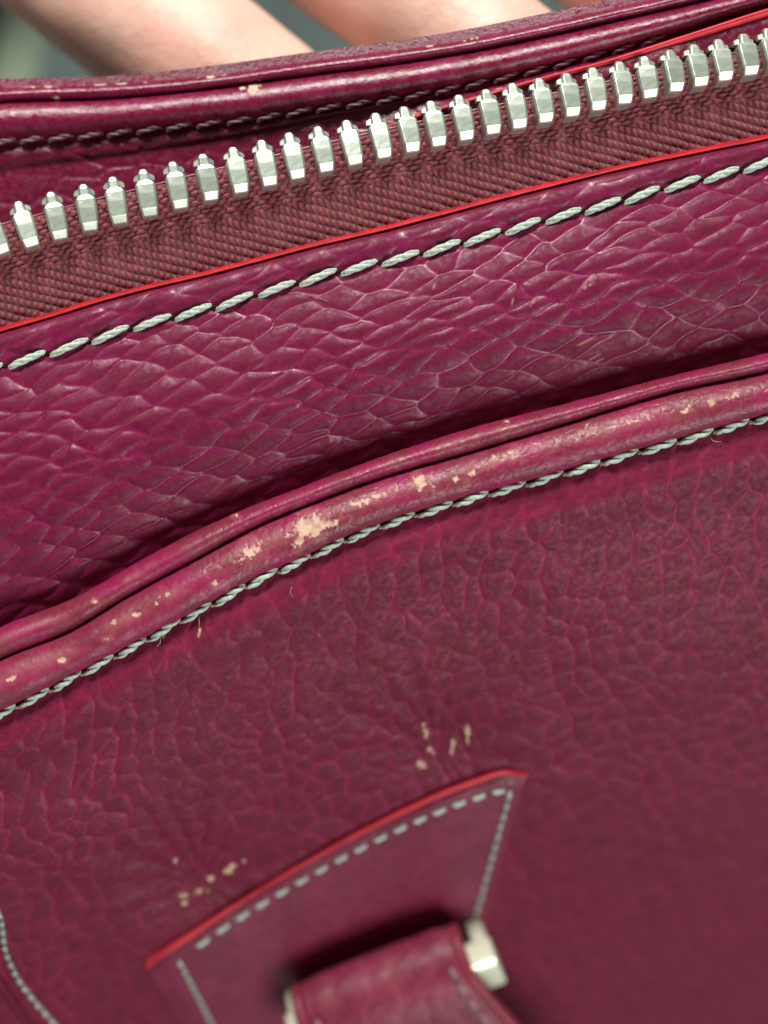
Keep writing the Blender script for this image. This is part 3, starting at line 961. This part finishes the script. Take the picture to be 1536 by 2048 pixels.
for sgn in (-1, 1):
    path = np.stack([loc(sgn * (flare[i][0] + 0.02) + flare[i][1], pw[i] + nw[i] * 0.0, ph_[i] + nh[i] * 0.0) for i in range(0, 90, 2)])
    tube('painted_edge', path, 0.72, M['dark_red'], strap, 10)
    f = lambda t, s=sgn: loc(s * HW * .84 + np.interp(4.9 + 5.5 * t, tt_, [q[1] for q in flare]), np.interp(4.9 + 5.5 * t, tt_, pw + nw * .72), np.interp(4.9 + 5.5 * t, tt_, ph_ + nh * .72))
    stitch_run(f, 9, strap, [st_e], 2.6, tuple(n_ax), .2)


def rounded_box(name, c, hx, hw, hh, mat, parent, bev=0.7):
    bm = bmesh.new()
    bmesh.ops.create_cube(bm, size=2)
    for v_ in bm.verts:
        p = loc(c[0] + v_.co.x * hx, c[1] + v_.co.y * hw, c[2] + v_.co.z * hh)
        v_.co = Vector(p) * S
    bmesh.ops.recalc_face_normals(bm, faces=bm.faces)
    bmesh.ops.bevel(bm, geom=bm.edges[:], offset=bev * S, segments=4, profile=.6, affect='EDGES')
    me = bpy.data.meshes.new(name)
    bm.to_mesh(me); bm.free()
    for p_ in me.polygons:
        p_.use_smooth = True
    me.materials.append(mat)
    return link(bpy.data.objects.new(name, me), parent)


bar = rounded_box('handle_bar', (0.5, 6.1, 4.9), HW + 3.1, 2.4, 1.9, M['fixing'], bag, 0.45)
for sgn in (-1, 1):
    rounded_box('post', (0.5 + sgn * (HW + 1.8), 6.1, 1.4), 0.9, 1.6, 2.8, M['fixing'], bar, .3)

# ------------------------------------------------------------------ the hand behind the bag's back rim
def finger(px):
    return [(P(a, b, c), r) for (a, b, c, r) in px]


wrist = P(-700, -1750, 150)
chains = [
    finger([(-330, -560, 65.0, 11.5), (60, -140, 33.0, 9.9), (245, 0, 23.5, 9.6), (430, 145, 20.5, 9.3), (600, 270, 20.0, 8.6), (690, 340, 20.5, 7.0)]),
    finger([(40, -660, 67.0, 11.5), (600, -165, 31.0, 9.4), (825, 0, 21.0, 8.6), (1010, 135, 17.5, 8.3), (1120, 215, 17.2, 7.4), (1180, 260, 18.0, 6.2)]),
    finger([(430, -760, 71.0, 11.0), (960, -270, 33.0, 9.2), (1205, -112, 21.0, 8.5), (1400, 15, 16.0, 8.0), (1500, 80, 15.0, 7.0), (1555, 115, 15.5, 5.6)]),
    finger([(780, -880, 77.0, 10.0), (1290, -430, 38.0, 8.2), (1490, -290, 24.0, 7.4), (1650, -170, 15.5, 6.6), (1730, -120, 14.0, 5.2)]),
    finger([(-620, -1050, 103.0, 15.0), (-760, -560, 77.0, 12.0), (-700, -120, 48.0, 10.5), (-560, 120, 31.0, 8.8), (-500, 220, 26.0, 6.5)]),
]
for k in range(4):
    b0 = chains[k][0]
    chains.append([b0, (b0[0] * .5 + (wrist + np.array([k * 9 - 8, 0, 0])) * .5, 14.0), (wrist + np.array([k * 7 - 10, 0, 0]), 15.0)])
chains.append([(wrist, 23.0), (wrist + np.array([-25, 90, -60]), 27.0)])
chains.append([chains[4][0], (wrist, 17.0)])
bm = bmesh.new()
for ch in chains:
    for (p0, r0), (p1, r1) in zip(ch[:-1], ch[1:]):
        n = max(2, int(np.linalg.norm(p1 - p0) / 2.5))
        for t in np.linspace(0, 1, n + 1):
            c, r = p0 + (p1 - p0) * t, r0 + (r1 - r0) * t
            bmesh.ops.create_icosphere(bm, subdivisions=2, radius=r * S, matrix=Matrix.Translation(Vector(c) * S))
me = bpy.data.meshes.new('person')
bm.to_mesh(me); bm.free()
tmp = link(bpy.data.objects.new('tmp_hand', me))
rm = tmp.modifiers.new('r', 'REMESH'); rm.mode = 'VOXEL'; rm.voxel_size = 0.0013
sm = tmp.modifiers.new('s', 'SMOOTH'); sm.factor = 0.5; sm.iterations = 14
dg = bpy.context.evaluated_depsgraph_get()
hand_me = bpy.data.meshes.new_from_object(tmp.evaluated_get(dg))
bpy.data.objects.remove(tmp)
n = len(hand_me.vertices)
co = np.zeros(n * 3, np.float32)
hand_me.vertices.foreach_get('co', co)
co = co.reshape(-1, 3) / S
# joint creases across the fingers
for ch in chains[:4]:
    for (j, dep) in ((2, 0.0), (3, 0.5)):
        c = (ch[j][0] * .62 + ch[j - 1][0] * .38) if j == 3 else ch[j][0]
        ax = ch[j][0] - ch[j - 1][0]
        ax = ax / np.linalg.norm(ax)
        dv = co - c
        rad = np.linalg.norm(dv - np.outer(dv @ ax, ax), axis=1)
        for off in (-1.6, 0.4, 2.2):
            w = np.exp(-((dv @ ax - off + 0.35 * np.sin(dv[:, 0] * .9)) / .45) ** 2) * (rad < 13) * dep * .45
            co[:, 2] -= w * (np.abs(dv @ ax) < 6)
hand_me.vertices.foreach_set('co', (co * S).ravel())
for p_ in hand_me.polygons:
    p_.use_smooth = True
hand_me.name = 'person'
hand_me.materials.clear()
hand_me.materials.append(M['skin'])
hand = link(bpy.data.objects.new('person', hand_me), None, 'bare hand with spread fingers holding the back rim of the burgundy bag', 'hand')
hand.matrix_world = BAG

# ------------------------------------------------------------------ what shows beyond the hand
bm = bmesh.new()
bmesh.ops.create_grid(bm, x_segments=40, y_segments=40, size=3.0)
me = bpy.data.meshes.new('floor')
bm.to_mesh(me); bm.free()
me.materials.append(M['floor'])
link(bpy.data.objects.new('floor', me), None, 'mottled grey green floor far below the hand', None, 'structure')


def floor_point(px, py, h=0.0):
    d = BAG.to_3x3() @ Vector(((px - 768) / FOC, -(py - 1024) / FOC, -1.0))
    c = cam.matrix_world.translation
    t = (h - c.z) / d.z
    return c + d * t


def floor_box(name, quad, h, mat, label, cat, bev):
    bm = bmesh.new()
    lo = [bm.verts.new(floor_point(*q)) for q in quad]
    for v_ in lo:
        v_.co.z = 0.001
    hi = [bm.verts.new((v_.co.x, v_.co.y, h)) for v_ in lo]
    n = len(quad)
    bm.faces.new(lo); bm.faces.new(hi)
    for i in range(n):
        bm.faces.new((lo[i], lo[(i + 1) % n], hi[(i + 1) % n], hi[i]))
    bmesh.ops.recalc_face_normals(bm, faces=bm.faces)
    bmesh.ops.bevel(bm, geom=bm.edges[:], offset=bev, segments=3, affect='EDGES')
    me = bpy.data.meshes.new(name)
    bm.to_mesh(me); bm.free()
    for p_ in me.polygons:
        p_.use_smooth = True
    me.materials.append(mat)
    return link(bpy.data.objects.new(name, me), None, label, cat)


floor_box('pale_band', [(42, 25), (95, 30), (35, 260), (-30, 260)], 0.010, M['pale'], 'pale green band lying on the grey green floor beside the dark mat', 'band', .004)
floor_box('dark_mat', [(-900, -160), (60, -60), (26, 60), (-60, 300), (-900, 300)], 0.006, M['charcoal'], 'charcoal mat on the floor edged by the pale band', 'mat', .002)
